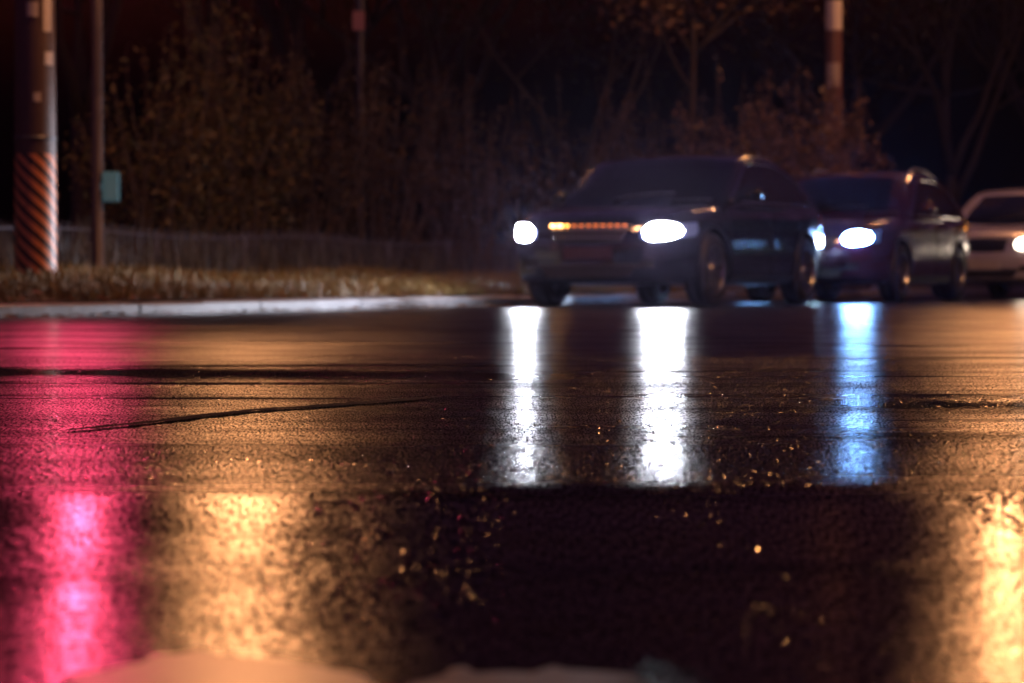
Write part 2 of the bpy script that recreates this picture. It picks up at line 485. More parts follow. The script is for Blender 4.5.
def bush(name, px, Y, wid, hgt, label, lm, shoots=46, per=105, dep=1.2, group='bushes behind the low fence', upright=.26, spires=6):
    c = at(px, HOR, Y); z0 = verge_at(c.x, c.y)
    r = root(name, (c.x, c.y, z0))
    tag(r, label, 'bush', group)
    st = MB(); lp = []
    for s in range(shoots):
        a = random.uniform(0, 2 * PI); q = math.sqrt(random.random())
        bx, by = math.cos(a) * q * wid * .25, math.sin(a) * q * dep * .3
        tx = bx * 2. + random.gauss(0, wid * upright * .3); ty = by * 2 + random.gauss(0, .3)
        env = 1 - .38 * min(1, abs(tx) / (wid * .55)) ** 2
        h = hgt * env * random.uniform(.55, 1.)
        sp = s < max(spires, shoots * .45)
        if sp: h = hgt * random.uniform(.6, 1.2) * (1 - .25 * min(1, abs(tx) / (wid * .55)) ** 2)
        pts = []
        wob = random.uniform(-.12, .12)
        for k in range(7):
            t = k / 6
            pts.append(Vector((bx + (tx - bx) * t ** 1.3 + wob * math.sin(t * 5), by + (ty - by) * t ** 1.2, h * t)))
        st.tube(pts, [.018 * (1 - .8 * k / 6) * random.uniform(.7, 1.3) for k in range(7)], 5)
        clump = random.random() * 6
        for k in range(int(per * random.uniform(.35, 1.35) * (.45 if sp else 1))):
            t = random.uniform(.10, 1.) ** .62
            if math.sin(t * 17 + clump) < random.uniform(-1.6, .3): continue
            i = min(5, int(t * 6)); f = t * 6 - i
            p = pts[i].lerp(pts[i + 1], f)
            sp_ = (.07 if sp else .17) * (1.25 - t * .6)
            lp.append((p.x + random.gauss(0, sp_), p.y + random.gauss(0, sp_), max(.03, p.z + random.gauss(0, sp_))))
    st.build('stems', M['twig'], r, True)
    leaf_mesh('foliage', lp, lm, .032, .075, r)
    return r
bush('hedge_bush', 150, 30.5, 1.9, 2.45, 'brown green bush just right of the teal box and slim pole', LEAF_A)
bush('hedge_bush', 222, 31.5, 2.0, 3.05, 'tallest bush with long upright shoots, second from the slim pole', LEAF_A, 56, 115, spires=11)
bush('hedge_bush', 298, 32.5, 2.1, 2.75, 'bush with thin upright shoots in front of the small pink sign post', LEAF_B, 54, spires=10)
bush('hedge_bush', 378, 33.5, 2.1, 2.70, 'reddish bush just right of the small pink sign post', LEAF_B, 48, 80, spires=9)
bush('hedge_bush', 452, 35, 2.2, 2.55, 'loose bush left of and behind the black car headlight', LEAF_B, 44, 70, spires=7)
bush('hedge_bush', 560, 38, 2.6, 2.55, 'dark bush rising behind the bonnet of the black car', LEAF_B, 42, 60)
bush('hedge_bush', 650, 40, 2.5, 2.75, 'dark loose bush rising behind the roof of the black car', LEAF_B, 44, 60, spires=10)
bush('hedge_bush', 726, 40, 1.9, 2.85, 'pale bush behind the rear side windows of the black car', LEAF_C, 46, 80)
bush('hedge_bush', 786, 39.5, 1.9, 3.05, 'pale leafy bush filling the space left of the banded pole', LEAF_C, 60, 120, spires=5)
bush('hedge_bush', 846, 40.5, 1.35, 2.75, 'rounded pale bush at the foot of the banded pole', LEAF_C, 52, 120, spires=3)

def tree(name, px, Y, h, rad, label, trunk_r, fork=.35, nleaf=5000, lm=LEAF_D, limbs=7, lean=0., bend=(), spread=.5, smax=.11):
    c = at(px, HOR, Y); z0 = verge_at(c.x, c.y) - .05
    r = root(name, (c.x, c.y, z0)); tag(r, label, 'tree', 'trees behind the verge')
    tb = MB(); tips = []
    top = Vector((lean * h, 0, h * fork))
    n = 7
    tp = [Vector((0, 0, 0)).lerp(top, k / n) + Vector((random.gauss(0, .02) * h * .1, random.gauss(0, .02) * h * .1, 0)) * (k > 0) for k in range(n + 1)]
    tb.tube(tp, [trunk_r * (1.25 if k == 0 else 1 - .35 * k / n) for k in range(n + 1)], 10)
    def limb(p, d, l, rr, lev):
        pts = [p]; dd = d.copy()
        for k in range(6):
            dd = (dd + Vector((random.gauss(0, .16), random.gauss(0, .16), random.gauss(.05, .1)))).normalized()
            pts.append(pts[-1] + dd * l / 6)
        tb.tube(pts, [rr * (1 - .75 * k / 6) for k in range(7)], 6)
        if lev < 2:
            for k in range(3 if lev == 0 else 3):
                i = random.randint(2, 6)
                limb(pts[i], (dd + Vector((random.gauss(0, .7), random.gauss(0, .7), random.gauss(.1, .4)))).normalized(), l * .6, rr * .5, lev + 1)
        else: tips.extend(pts[2:])
        if lev >= 1: tips.extend(pts[4:])
    if bend:
        ds = [Vector(b).normalized() for b in bend]
    else: ds = []
    while len(ds) < limbs:
        a = random.uniform(0, 2 * PI); ds.append(Vector((math.cos(a) * spread, math.sin(a) * spread, 1)).normalized())
    for i, d in enumerate(ds):
        limb(tp[-1] if i < 3 else tp[random.randint(n - 2, n)], d, h * (1 - fork) * random.uniform(.7, 1.05), trunk_r * .55, 0)
    tb.build('trunk', M['bark'], r, True)
    lp = []
    for k in range(nleaf):
        t = random.choice(tips)
        s = rad * .16
        lp.append((t.x + random.gauss(0, s), t.y + random.gauss(0, s), max(h * fork * .9, t.z + random.gauss(0, s))))
    leaf_mesh('crown', lp, lm, .05, smax, r)
    return r
tree('tree', 951, 57, 8.5, 2.6, 'tree with a forked bare trunk standing behind the maroon and silver cars', .17, .27, 5200, bend=((.42, 0, 1), (-.12, 0, 1)), limbs=4, spread=.35)
tree('tree', 586, 47, 8., 2.5, 'slim tree with a leaning limb behind the black car, leaves at the frame top', .10, .22, 5600, bend=((.30, .1, 1), (.02, 0, 1)), limbs=5)
tree('tree', 692, 45, 7.6, 2.3, 'tree with low hanging pale leaves between the black car and the banded pole', .08, .58, 7500, lm=LEAF_C, spread=1.1)
tree('tree', 214, 34, 7.5, 2.3, 'brown trunk tree half hidden in the tall bush', .13, .42, 4000, lm=LEAF_D)
tree('tree', -30, 27, 6.2, 1.8, 'tree at the left edge whose leaves hang behind the striped pole', .14, .40, 3600, lm=LEAF_A, spread=.8)
tree('tree', 440, 52, 9.5, 3., 'tall dark tree far behind the reddish bush', .2, .30, 5000)
tree('tree', 850, 66, 11., 3.5, 'tall dark tree far behind the banded pole', .24, .25, 6000)
tree('tree', 1060, 70, 11., 3.5, 'tall dark tree far behind the silver car at the right edge', .24, .25, 6000)
tree('tree', 80, 48, 9., 3., 'tall dark tree far behind the striped and slim poles', .2, .3, 5000)
tree('tree', 310, 58, 10.5, 3.4, 'tall dark tree far behind the small pink sign post', .2, .28, 5600)

fl = []
for _ in range(900):
    t = random.uniform(-3, 14); d = random.choice([random.uniform(-.45, 0), random.uniform(-.18, .0), random.uniform(.02, .13), random.uniform(.2, 2.5)])
    p_, dd, n_ = kerb_frame(t); q_ = p_ + n_ * d
    zl_ = .006 if d < 0 else (.118 if d < .15 else verge_at(q_.x, q_.y) + .03)
    fl.append((q_.x, q_.y, zl_ + random.uniform(0, .012)))
fo = leaf_mesh('fallen_leaves', fl, leaf('fallen_leaf', (.22, .10, .03), (.10, .05, .025), .5), .025, .06)
for v_ in range(0, len(fo.data.vertices), 4):
    zc = fl[v_ // 4][2]
    for k_ in range(4): fo.data.vertices[v_ + k_].co.z = zc + (fo.data.vertices[v_ + k_].co.z - zc) * .25
tag(fo, 'fallen brown leaves along the kerb and gutter', 'leaves', kind='stuff')

# low fence in front of the bushes
def fence():
    # runs parallel with the kerb
    d0 = 3.6
    r = root('low_fence'); tag(r, 'low dark metal fence of thin upright bars between the grass and the bushes', 'fence')
    rails = MB(); bars = MB()
    t0, t1 = -1., 24.
    def pt(t, z):
        p, d, n = kerb_frame(t); q = p + n * d0
        return Vector((q.x, q.y, verge_at(q.x, q.y) + z))
    for z in (.09, .40):
        rails.tube([pt(t, z) for t in np.arange(t0, t1 + .1, 1.)], .009, 6)
    t = t0
    while t < t1:
        w = random.uniform(-.01, .01)
        bars.tube([pt(t, .02), pt(t + w, .46 + random.uniform(-.02, .02))], .007, 5); t += .085
    rails.build('rails', M['fence'], r, True); o = bars.build('bars', M['fence'], r)
    o['kind'] = 'stuff'
    for t in np.arange(t0, t1 + .1, 2.):
        b = MB().box(pt(t, .20), (.045, .045, .46), .006); b.build('post', M['fence'], r)
fence()
wp = []
while len(wp) < 15000:
    t = random.uniform(-2, 22); d = random.gauss(3.9, .55)
    p, dd, n = kerb_frame(t); q = p + n * d
    if math.sin(t * 2.2) + math.sin(t * 5.1 + d * 2) < random.uniform(-2.5, 1.4): continue
    wp.append((q.x, q.y, verge_at(q.x, q.y) - .01))
w_ = blades('weeds', wp, .16, .60, .006, leaf('weed', (.13, .12, .11), (.06, .06, .05), .6), .5)
tag(w_, 'tall thin weeds growing behind the low fence', 'weeds', kind='stuff')

# ------------------------------------------------------------------ poles and lamps
def lamp_head(parent, pos, direction, m, size=(.52, .24)):
    """a cobra head: housing and a bowl that gives off the light"""
    d = Vector(direction).normalized(); rz = math.atan2(d.y, d.x)
    mt = Matrix.Rotation(rz, 3, 'Z')
    h = MB(); prof = []
    # housing as a loft along x
    vs = []; fs = []
    for i, (x, w, t) in enumerate([(-.36, .05, .05), (-.2, .09, .08), (0, .15, .11), (.25, .15, .10), (.36, .10, .06), (.40, .03, .03)]):
        for k in range(10):
            a = 2 * PI * k / 10
            vs.append(mt @ Vector((x, w * math.cos(a), .05 + t * max(-.25, math.sin(a)))) + pos)
    for i in range(5):
        for k in range(10):
            fs.append((i * 10 + k, i * 10 + (k + 1) % 10, (i + 1) * 10 + (k + 1) % 10, (i + 1) * 10 + k))
    fs.append(tuple(range(9, -1, -1))); fs.append(tuple(range(50, 60)))
    ho = h.add(vs, fs).build('lamp_head', M['steel'], parent, True)
    b = MB(); vs = []; fs = []
    for i in range(6):
        e = i / 5 * PI / 2
        for k in range(14):
            a = 2 * PI * k / 14
            vs.append(mt @ Vector((.1 + .21 * math.cos(a) * math.cos(e), .125 * math.sin(a) * math.cos(e), .02 - .15 * math.sin(e))) + pos)
    for i in range(5):
        for k in range(14):
            fs.append((i * 14 + k, i * 14 + (k + 1) % 14, (i + 1) * 14 + (k + 1) % 14, (i + 1) * 14 + k))
    bo = b.add(vs, fs).build('lamp_bowl', m, ho, True)
    return ho
def lathe_pole(name, m, parent, rr, segs=24):
    b = MB(); b.lathe([(r, z) for r, z in rr], segs, Matrix(((1, 0, 0), (0, 0, 1), (0, 1, 0)))); return b.build(name, m, parent, True)

# striped utility pole
c = at(36, 272, 22.); zb = verge_at(c.x, c.y)
up = root('utility_pole', (c.x, c.y, zb)); tag(up, 'thick utility pole with orange and black diagonal stripes round its base', 'pole')
m, nt, p = nodes('striped_pole')
tc = nt.nodes.new('ShaderNodeTexCoord'); sp = nt.nodes.new('ShaderNodeSeparateXYZ'); L(nt, tc.outputs['Object'], sp.inputs[0])
def mnode(op, a, b=None, c_=None):
    n = nt.nodes.new('ShaderNodeMath'); n.operation = op
    for i, q in enumerate((a, b, c_)):
        if q is None: continue
        if isinstance(q, (int, float)): n.inputs[i].default_value = q
        else: L(nt, q, n.inputs[i])
    return n.outputs[0]
ang = mnode('ARCTAN2', sp.outputs['Y'], sp.outputs['X'])
ph = mnode('ADD', mnode('MULTIPLY', sp.outputs['Z'], 8.6), mnode('MULTIPLY', ang, 8 / (2 * PI)))
st = mnode('GREATER_THAN', mnode('FRACT', ph), .46)
noi = nt.nodes.new('ShaderNodeTexNoise'); noi.inputs['Scale'].default_value = 14; noi.inputs['Detail'].default_value = 6
L(nt, tc.outputs['Object'], noi.inputs['Vector'])
inz = mnode('MULTIPLY', mnode('LESS_THAN', sp.outputs['Z'], 1.02), mnode('GREATER_THAN', sp.outputs['Z'], .03))
wear = mnode('GREATER_THAN', noi.outputs['Fac'], .36)
mx1 = nt.nodes.new('ShaderNodeMix'); mx1.data_type = 'RGBA'
mx1.inputs['A'].default_value = (.012, .010, .010, 1); mx1.inputs['B'].default_value = (.60, .20, .075, 1)
L(nt, mnode('MULTIPLY', st, wear), mx1.inputs['Factor'])
mx2 = nt.nodes.new('ShaderNodeMix'); mx2.data_type = 'RGBA'
mxw = nt.nodes.new('ShaderNodeMix'); mxw.data_type = 'RGBA'
mxw.inputs['A'].default_value = (.035, .02, .017, 1); mxw.inputs['B'].default_value = (.09, .048, .036, 1)
L(nt, noi.outputs['Fac'], mxw.inputs['Factor']); L(nt, mxw.outputs['Result'], mx2.inputs['A'])
L(nt, mx1.outputs['Result'], mx2.inputs['B']); L(nt, inz, mx2.inputs['Factor']); L(nt, mx2.outputs['Result'], p.inputs['Base Color'])
p.inputs['Roughness'].default_value = .5
lathe_pole('pole', m, up, [(.0, -.3), (.178, -.3), (.176, 0), (.172, 1), (.160, 3), (.15, 5.5), (.14, 8.2), (0, 8.2)])
lathe_pole('band', M['steel'], up, [(.16, 1.135), (.178, 1.137), (.178, 1.165), (.16, 1.167)])
for (a, z, h_, w_2) in ((-.75, 2.17, .30, .08), (-.65, 1.80, .11, .09), (-1.3, 1.48, .07, .06), (-1.5, 2.2, .12, .09)):
    vs = []; fs = []
    for i in range(5):
        aa = a + (i / 4 - .5) * w_2 / .165
        for q in (-.5, .5): vs.append((.172 * math.cos(aa), .172 * math.sin(aa), z + q * h_ + .01 * random.random()))
    fs = [(2 * i, 2 * i + 2, 2 * i + 3, 2 * i + 1) for i in range(4)]
    o = link('notice', vs, fs, M['paper'], up); sm = o.modifiers.new('s', 'SOLIDIFY'); sm.thickness = .003
lp_ = at(236, HOR, 21.5); ztop = 5.05
arm = MB().tube([(0, 0, ztop - .25), (.5, -.1, ztop + .02), (lp_.x - c.x - .35, lp_.y - c.y, ztop + .06 - 0)], [.035, .032, .028], 8).build('lamp_arm', M['steel'], up, True)
arm_head = lamp_head(up, Vector((lp_.x - c.x, lp_.y - c.y, ztop)), (1, -.2, 0), M['sodium'])

# slim pole with signal and box
c = at(98, 272, 24.); zb = verge_at(c.x, c.y)
sp_ = root('signal_pole', (c.x, c.y, zb)); tag(sp_, 'slim dark signal pole with a small teal box on it, right of the striped pole', 'signal pole')
lathe_pole('pole', M['thin_pole'], sp_, [(0, -.2), (.085, -.2), (.085, .04), (.056, .07), (.052, 2.), (.048, 4.6), (0, 4.62)], 16)
MB().box((.125, -.02, at(112, 187, 24.).z - zb), (.15, .12, .27), .018).box((.05, -.02, at(112, 187, 24.).z - zb), (.04, .05, .06), .005).build('control_box', M['teal'], sp_)
sh = MB().box((-.20, -.06, 3.62), (.30, .20, .92), .03).box((-.04, -.02, 3.4), (.10, .04, .04), .005).box((-.04, -.02, 3.85), (.10, .04, .04), .005)
sh = sh.build('signal_head', M['plastic'], sp_)
for k, (z, mm) in enumerate(((3.92, M['red_signal']), (3.62, M['dead_lens']), (3.32, M['dead_lens']))):
    b = MB(); vs = [(-.20, -.195, z)]
    for i in range(3):
        for q in range(20):
            a = 2 * PI * q / 20; rr = .105 * (i + 1) / 3
            vs.append((-.20 + rr * math.cos(a), -.195 + .03 * ((i + 1) / 3) ** 2, z + rr * math.sin(a)))
    fs = [(0, 1 + q, 1 + (q + 1) % 20) for q in range(20)]
    for i in range(2):
        for q in range(20): fs.append((1 + i * 20 + q, 1 + (i + 1) * 20 + q, 1 + (i + 1) * 20 + (q + 1) % 20, 1 + i * 20 + (q + 1) % 20))
    b.add(vs, fs).build('signal_lens', mm, sh, True)
    v = MB(); vs = []
    for i in range(15):
        a = PI * (-.15 + 1.3 * i / 14)
        for rr, y in ((.118, -.16), (.118, -.34), (.125, -.34), (.125, -.16)): vs.append((-.20 + rr * math.cos(a), y, z + rr * math.sin(a)))
    fs = []
    for i in range(14):
        for k2 in range(4): fs.append((i * 4 + k2, i * 4 + (k2 + 1) % 4, (i + 1) * 4 + (k2 + 1) % 4, (i + 1) * 4 + k2))
    v.add(vs, fs).build('visor', M['plastic'], sh)

# banded pole on the right with its lamp
c = at(833, 250, 42.); zb = verge_at(c.x, c.y)
bp = root('banded_pole', (c.x, c.y, zb)); tag(bp, 'brown pole with white bands rising behind the maroon car', 'pole')
m, nt, p = nodes('banded')
tc = nt.nodes.new('ShaderNodeTexCoord'); s_ = nt.nodes.new('ShaderNodeSeparateXYZ'); L(nt, tc.outputs['Object'], s_.inputs[0])
cr = nt.nodes.new('ShaderNodeValToRGB'); cr.color_ramp.interpolation = 'CONSTANT'
mrn = nt.nodes.new('ShaderNodeMapRange'); mrn.inputs['From Max'].default_value = 10; L(nt, s_.outputs['Z'], mrn.inputs['Value']); L(nt, mrn.outputs['Result'], cr.inputs['Fac'])
def zz(py): return (at(833, py, 42.).z - zb) / 10
brown, white = (.14, .065, .055, 1), (.66, .60, .58, 1)
els = cr.color_ramp.elements
els[0].position = 0; els[0].color = brown; els[1].position = zz(32); els[1].color = white
for q, cc in ((zz(2), brown), (zz(-2), white), (zz(-30), brown)): e = els.new(q); e.color = cc
L(nt, cr.outputs['Color'], p.inputs['Base Color']); p.inputs['Roughness'].default_value = .5
lathe_pole('pole', m, bp, [(0, -.3), (.15, -.3), (.145, 0), (.137, 3), (.125, 5), (.11, 8.6), (0, 8.6)], 20)
vs = []; fs = []
for i in range(6):
    aa = -PI / 2 + (i / 5 - .62) * 1.7
    for q in (64, 87): vs.append((.139 * math.cos(aa), .139 * math.sin(aa), at(833, q, 42.).z - zb))
fs = [(2 * i, 2 * i + 1, 2 * i + 3, 2 * i + 2) for i in range(5)]
o = link('notice', vs, fs, M['paper'], bp); q_ = o.modifiers.new('s', 'SOLIDIFY'); q_.thickness = .004
lr = at(1004, HOR, 40.5); zl = 8.0
MB().tube([(0, 0, zl - .5), (.8, -.3, zl + .02), (lr.x - c.x - .35, lr.y - c.y + .1, zl + .06)], [.04, .036, .03], 8).build('lamp_arm', M['steel'], bp, True)
lamp_head(bp, Vector((lr.x - c.x, lr.y - c.y, zl)), (1, -.3, 0), M['sodium_far'])

# distant sign post, carries a street lamp above the frame
c = at(361, 250, 45.); zb = verge_at(c.x, c.y)
dp = root('lamp_post', (c.x, c.y, zb)); tag(dp, 'distant lamp post with a small pink sign, behind the bushes', 'lamp post')
lathe_pole('pole', M['steel'], dp, [(0, -.2), (.10, -.2), (.09, .2), (.075, 4), (.06, 8.3), (0, 8.3)], 14)
MB().box((-.03, -.10, at(359, 22, 45.).z - zb), (.20, .02, .32), .006).box((-.02, -.07, at(359, 22, 45.).z - zb), (.06, .06, .04), .004).build('sign_panel', M['sign_pink'], dp)
MB().tube([(0, 0, 8.2), (.3, -.6, 8.32), (.2, -1.2, 8.36)], .03, 8).build('lamp_arm', M['steel'], dp, True)
lamp_head(dp, Vector((.2, -1.5, 8.3)), (0, -1, 0), M['sodium_mid'])
# street lamp on the far side of the crossing, right of the frame
rl = root('street_lamp', (9.6, 20.5, 0)); tag(rl, 'tall grey street lamp at the right, lighting the sides of the queued cars', 'street lamp')
lathe_pole('pole', M['steel'], rl, [(0, -.2), (.12, -.2), (.11, .3), (.08, 4), (.06, 7.4), (0, 7.4)], 14)
MB().tube([(0, 0, 7.3), (-.5, .3, 7.45), (-1.1, .6, 7.5)], .03, 8).build('lamp_arm', M['steel'], rl, True)
lamp_head(rl, Vector((-1.4, .75, 7.45)), (-1, .5, 0), M['sodium_side'])

# ------------------------------------------------------------------ broken paving at the camera
def slab(pts, z, th, label, mm):
    bm = bmesh.new()
    pts = [q + np.array((random.gauss(0, .0022), random.gauss(0, .012))) for q in resample(pts + pts[:1], 60)[:-1]]
    vs = [bm.verts.new((x, y, 0)) for x, y in pts]
    f = bm.faces.new(vs)
    if f.normal.z < 0: f.normal_flip()
    e = bmesh.ops.extrude_face_region(bm, geom=[f])
    for v in e['geom']:
        if isinstance(v, bmesh.types.BMVert): v.co.z += th
    bmesh.ops.recalc_face_normals(bm, faces=bm.faces[:])
    bmesh.ops.bevel(bm, geom=[q for q in bm.edges if q.verts[0].co.z > th * .5 and q.verts[1].co.z > th * .5], offset=.003, segments=2, affect='EDGES')
    bmesh.ops.triangulate(bm, faces=[q for q in bm.faces if len(q.verts) > 4])
    bm.verts.index_update()
    o = link('paving_slab', [v.co for v in bm.verts], [[v.index for v in q.verts] for q in bm.faces], mm); bm.free()
    o.location.z = z
    tag(o, label, 'paving slab')
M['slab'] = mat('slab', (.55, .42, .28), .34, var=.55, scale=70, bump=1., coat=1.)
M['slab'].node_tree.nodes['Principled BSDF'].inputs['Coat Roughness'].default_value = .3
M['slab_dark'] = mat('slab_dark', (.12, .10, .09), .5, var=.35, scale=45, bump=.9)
def np_(px, py, zt):
    Y = F_PX * (CAM_H - zt) / (py - HOR); return ((px - 512) / F_PX * Y, Y)
ZT = -.030
slab([np_(66, 676, ZT), np_(120, 665, ZT), np_(186, 650, ZT), np_(250, 656, ZT), np_(310, 664, ZT), np_(372, 676, ZT), np_(380, 760, ZT), np_(60, 760, ZT)], -.052, .022,
     'larger broken paving slab at the left of the road foreground', M['slab'])
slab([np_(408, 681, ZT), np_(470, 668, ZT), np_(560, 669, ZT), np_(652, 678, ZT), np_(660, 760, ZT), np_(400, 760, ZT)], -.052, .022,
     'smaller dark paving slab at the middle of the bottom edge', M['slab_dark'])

# ------------------------------------------------------------------ cars
def lerp2(a, b, t): return a * (1 - t) + b * t
class Car:
    def __init__(s, name, label, loc, rz, paint, P, head_m, group='cars queued along the kerb'):
        s.P = P; s.r = root(name, loc, rz); tag(s.r, label, 'car', group)
        Lh, W, H, wb = P['L'] / 2, P['W'] / 2, P['H'], P['wb'] / 2
        off = P.get('off', 0.)                     # axle midpoint sits at x=0
        xf, xr = Lh + off, -Lh + off
        s.xf, s.xr = xf, xr
        hood, belt = P['hood'], P['belt']
        zt = pchip([xf, xf - .06, xf - .22, xf - .55, P['cowl'], P['cowl'] - .5, -.6, xr + .35, xr + .08, xr],
                   [hood - .16, hood - .06, hood, hood + .07, belt - .02, belt, belt + .02, belt + P.get('deck', .03), belt - .03, belt - .14])
        zb = pchip([xf, xf - .15, wb - .2, 0, -wb, xr + .2, xr], [.27, .22, .20, .19, .21, .27, .34])
        ww = pchip([xf, xf - .035, xf - .10, xf - .28, xf - .55, wb - .2, 0, -wb, xr + .30, xr + .10, xr + .03, xr],
                   [.60 * W, .72 * W, .82 * W, .92 * W, .975 * W, W, W, W, .955 * W, .87 * W, .80 * W, .72 * W])
        sec = [(0, 0), (.5, 0), (.84, .0), (.93, .03), (.975, .11), (.995, .26), (1.0, .42), (.992, .58), (.975, .70), (.982, .78), (.965, .87), (.925, .94), (.86, .975), (.7, .992), (.4, 1.012), (0, 1.02)]
        sec = resample(sec, 34)
        xs = [xf - (xf - xr) * k / 70 for k in range(71)]
        xs = sorted(set(xs + [xf - q for q in (.008, .02, .035, .06, .08, .11, .15)] + [xr + q for q in (.01, .03, .05, .1)]), reverse=True)
        vs = []; fs = []
        m = len(sec); ring = 2 * m - 2
        for x in xs:
            b, t, w = zb(x), zt(x), ww(x)
            half = [(q[0] * w, b + q[1] * (t - b)) for q in sec]
            pts = half + [(-y, z) for y, z in half[-2:0:-1]]
            # the nose bows forward in the middle
            for y, z in pts:
                vs.append((x, y, z))
        for i in range(len(xs) - 1):
            for k in range(ring):
                fs.append((i * ring + k, i * ring + (k + 1) % ring, (i + 1) * ring + (k + 1) % ring, (i + 1) * ring + k))
        fs.append(tuple(range(ring - 1, -1, -1))); fs.append(tuple((len(xs) - 1) * ring + k for k in range(ring)))
        body = link('body', vs, fs, paint)
        # wheel wells
        cut = MB()
        wr = P['wr']
        for ax in (wb, -wb):
            for sd in (1, -1):
                mt = Matrix.Translation((ax, sd * (W - .11), wr))
                prof = [(0, -.16), (wr + .055, -.16), (wr + .055, .25), (0, .25)]
                vs_ = []; fs_ = []
                n = 40
                for k in range(n):
                    a = 2 * PI * k / n
                    for h in (-.16, .25): vs_.append(Vector((ax + (wr + .055) * math.cos(a), sd * (W - .11) + h, wr + (wr + .055) * math.sin(a))))
                for k in range(n): fs_.append((2 * k, 2 * ((k + 1) % n), 2 * ((k + 1) % n) + 1, 2 * k + 1))
                fs_.append(tuple(2 * k for k in range(n - 1, -1, -1))); fs_.append(tuple(2 * k + 1 for k in range(n)))
                cut.add(vs_, fs_)
        co = cut.build('cutter', M['plastic'])
        bm = bmesh.new(); bm.from_mesh(co.data); bmesh.ops.recalc_face_normals(bm, faces=bm.faces[:]); bm.to_mesh(co.data); bm.free()
        bm = bmesh.new(); bm.from_mesh(body.data); bmesh.ops.recalc_face_normals(bm, faces=bm.faces[:]); bm.to_mesh(body.data); bm.free()
        s.bvh_low = BVHTree.FromObject(body, bpy.context.evaluated_depsgraph_get())
        bo = body.modifiers.new('b', 'BOOLEAN'); bo.operation = 'DIFFERENCE'; bo.object = co; bo.solver = 'EXACT'
        bpy.context.view_layer.update()
        me = bpy.data.meshes.new_from_object(body.evaluated_get(bpy.context.evaluated_depsgraph_get()))
        body.modifiers.clear(); body.data = me; body.name = 'body'
        bpy.data.objects.remove(co)
        me.materials.clear(); me.materials.append(paint); me.materials.append(M['plastic'])
        for f in me.polygons:
            f.use_smooth = len(f.vertices) <= 6
            f.material_index = 0
            c_ = f.center
            for ax in (wb, -wb):
                if math.hypot(c_.x - ax, c_.z - wr) < wr + .05 and abs(c_.y) < W - .16 and c_.z > .19: f.material_index = 1
        try: me.set_sharp_from_angle(angle=R(35))
        except Exception: pass
        body.parent = s.r; s.body = body
        # cabin
        roof = pchip(*zip(*P['roof']))
        xc0, xc1 = P['roof'][0][0], P['roof'][-1][0]
        zbase = belt - .08; s.roof = roof
        def cw(z, x):
            t = min(1, max(0, (z - zbase) / (H - zbase)))
            e = .955 - .20 * t ** 1.25
            tap = 1 - .10 * max(0, (-.3 - x) / 2.) ** 1.3 - .05 * max(0, (x - .4) / .8)
            return W * e * tap
        st = [xc0 + (xc1 - xc0) * k / 46 for k in range(47)]
        vs = []; fs = []
        for x in st:
            h = max(zbase + .02, roof(x)); d = min(.075, (h - zbase) * .5)
            half = []
            for k in range(10):
                z = zbase + (h - d - zbase) * k / 9; half.append((cw(z, x), z))
            y0 = half[-1][0]
            for k in range(1, 5):
                a = PI / 2 * k / 4; half.append((y0 - .085 * (1 - math.cos(a)), h - d + d * math.sin(a)))
            y1 = half[-1][0]
            for q in (.85, .65, .4, .2, 0): half.append((y1 * q, h + .028 * (1 - q * q)))
            pts = half + [(-y, z) for y, z in half[-2::-1]]
            for y, z in pts:
                bow = .13 * (1 - (y / W) ** 2)
                f = min(1, max(0, (x + .2) / .9)); g2 = min(1, max(0, (-.9 - x) / .8))
                vs.append((x + bow * f - .6 * bow * g2, y, z))
        n = len(vs) // len(st)
        for i in range(len(st) - 1):
            for k in range(n):
                fs.append((i * n + k, i * n + (k + 1) % n, (i + 1) * n + (k + 1) % n, (i + 1) * n + k))
        fs.append(tuple(range(n))); fs.append(tuple((len(st) - 1) * n + k for k in range(n - 1, -1, -1)))
        cab = link('roof', vs, fs, paint, s.r, True)
        bm = bmesh.new(); bm.from_mesh(cab.data); bmesh.ops.recalc_face_normals(bm, faces=bm.faces[:]); bm.to_mesh(cab.data); bm.free()
        s.bvh_cab = BVHTree.FromObject(cab, bpy.context.evaluated_depsgraph_get())
        s.W, s.H, s.wb, s.belt, s.hood = W, H, wb, belt, hood
        s.zbase = zbase
        s.paint = paint
        s.fit(head_m)
    # ---- project a patch on the shell
    def patch(s, name, lo, hi, axis, m, bvh=None, nu=14, nv=6, off=.006, depth=.02, parent=None, side=1, build=True):
        bvh = bvh or s.bvh_low
        A = resample(lo, nu); B = resample(hi, nu)
        grid = []
        for i in range(nu):
            col = []
            for j in range(nv):
                q = A[i] * (1 - j / (nv - 1)) + B[i] * (j / (nv - 1))
                if axis == 'f': o, d = Vector((6, q[0], q[1])), Vector((-1, 0, 0))
                elif axis == 'r': o, d = Vector((-6, q[0], q[1])), Vector((1, 0, 0))
                elif axis == 's': o, d = Vector((q[0], 4 * side, q[1])), Vector((0, -side, 0))
                else: o, d = Vector((q[0], q[1], 4)), Vector((0, 0, -1))
                h, nrm, _, _ = bvh.ray_cast(o, d)
                if h is None:
                    h = col[-1][0] if col else (grid[-1][j][0] if grid else o + d * 4); nrm = -d
                if nrm.dot(d) > 0: nrm = -nrm
                nrm = (nrm - d * .35).normalized()
                col.append((h, nrm))
            grid.append(col)
        vs = []; fs = []
        for i in range(nu):
            for j in range(nv): h, nn = grid[i][j]; vs.append(h + nn * off)
        for i in range(nu):
            for j in range(nv): h, nn = grid[i][j]; vs.append(h - nn * depth)
        K = nu * nv
        for i in range(nu - 1):
            for j in range(nv - 1):
                fs.append((i * nv + j, (i + 1) * nv + j, (i + 1) * nv + j + 1, i * nv + j + 1))
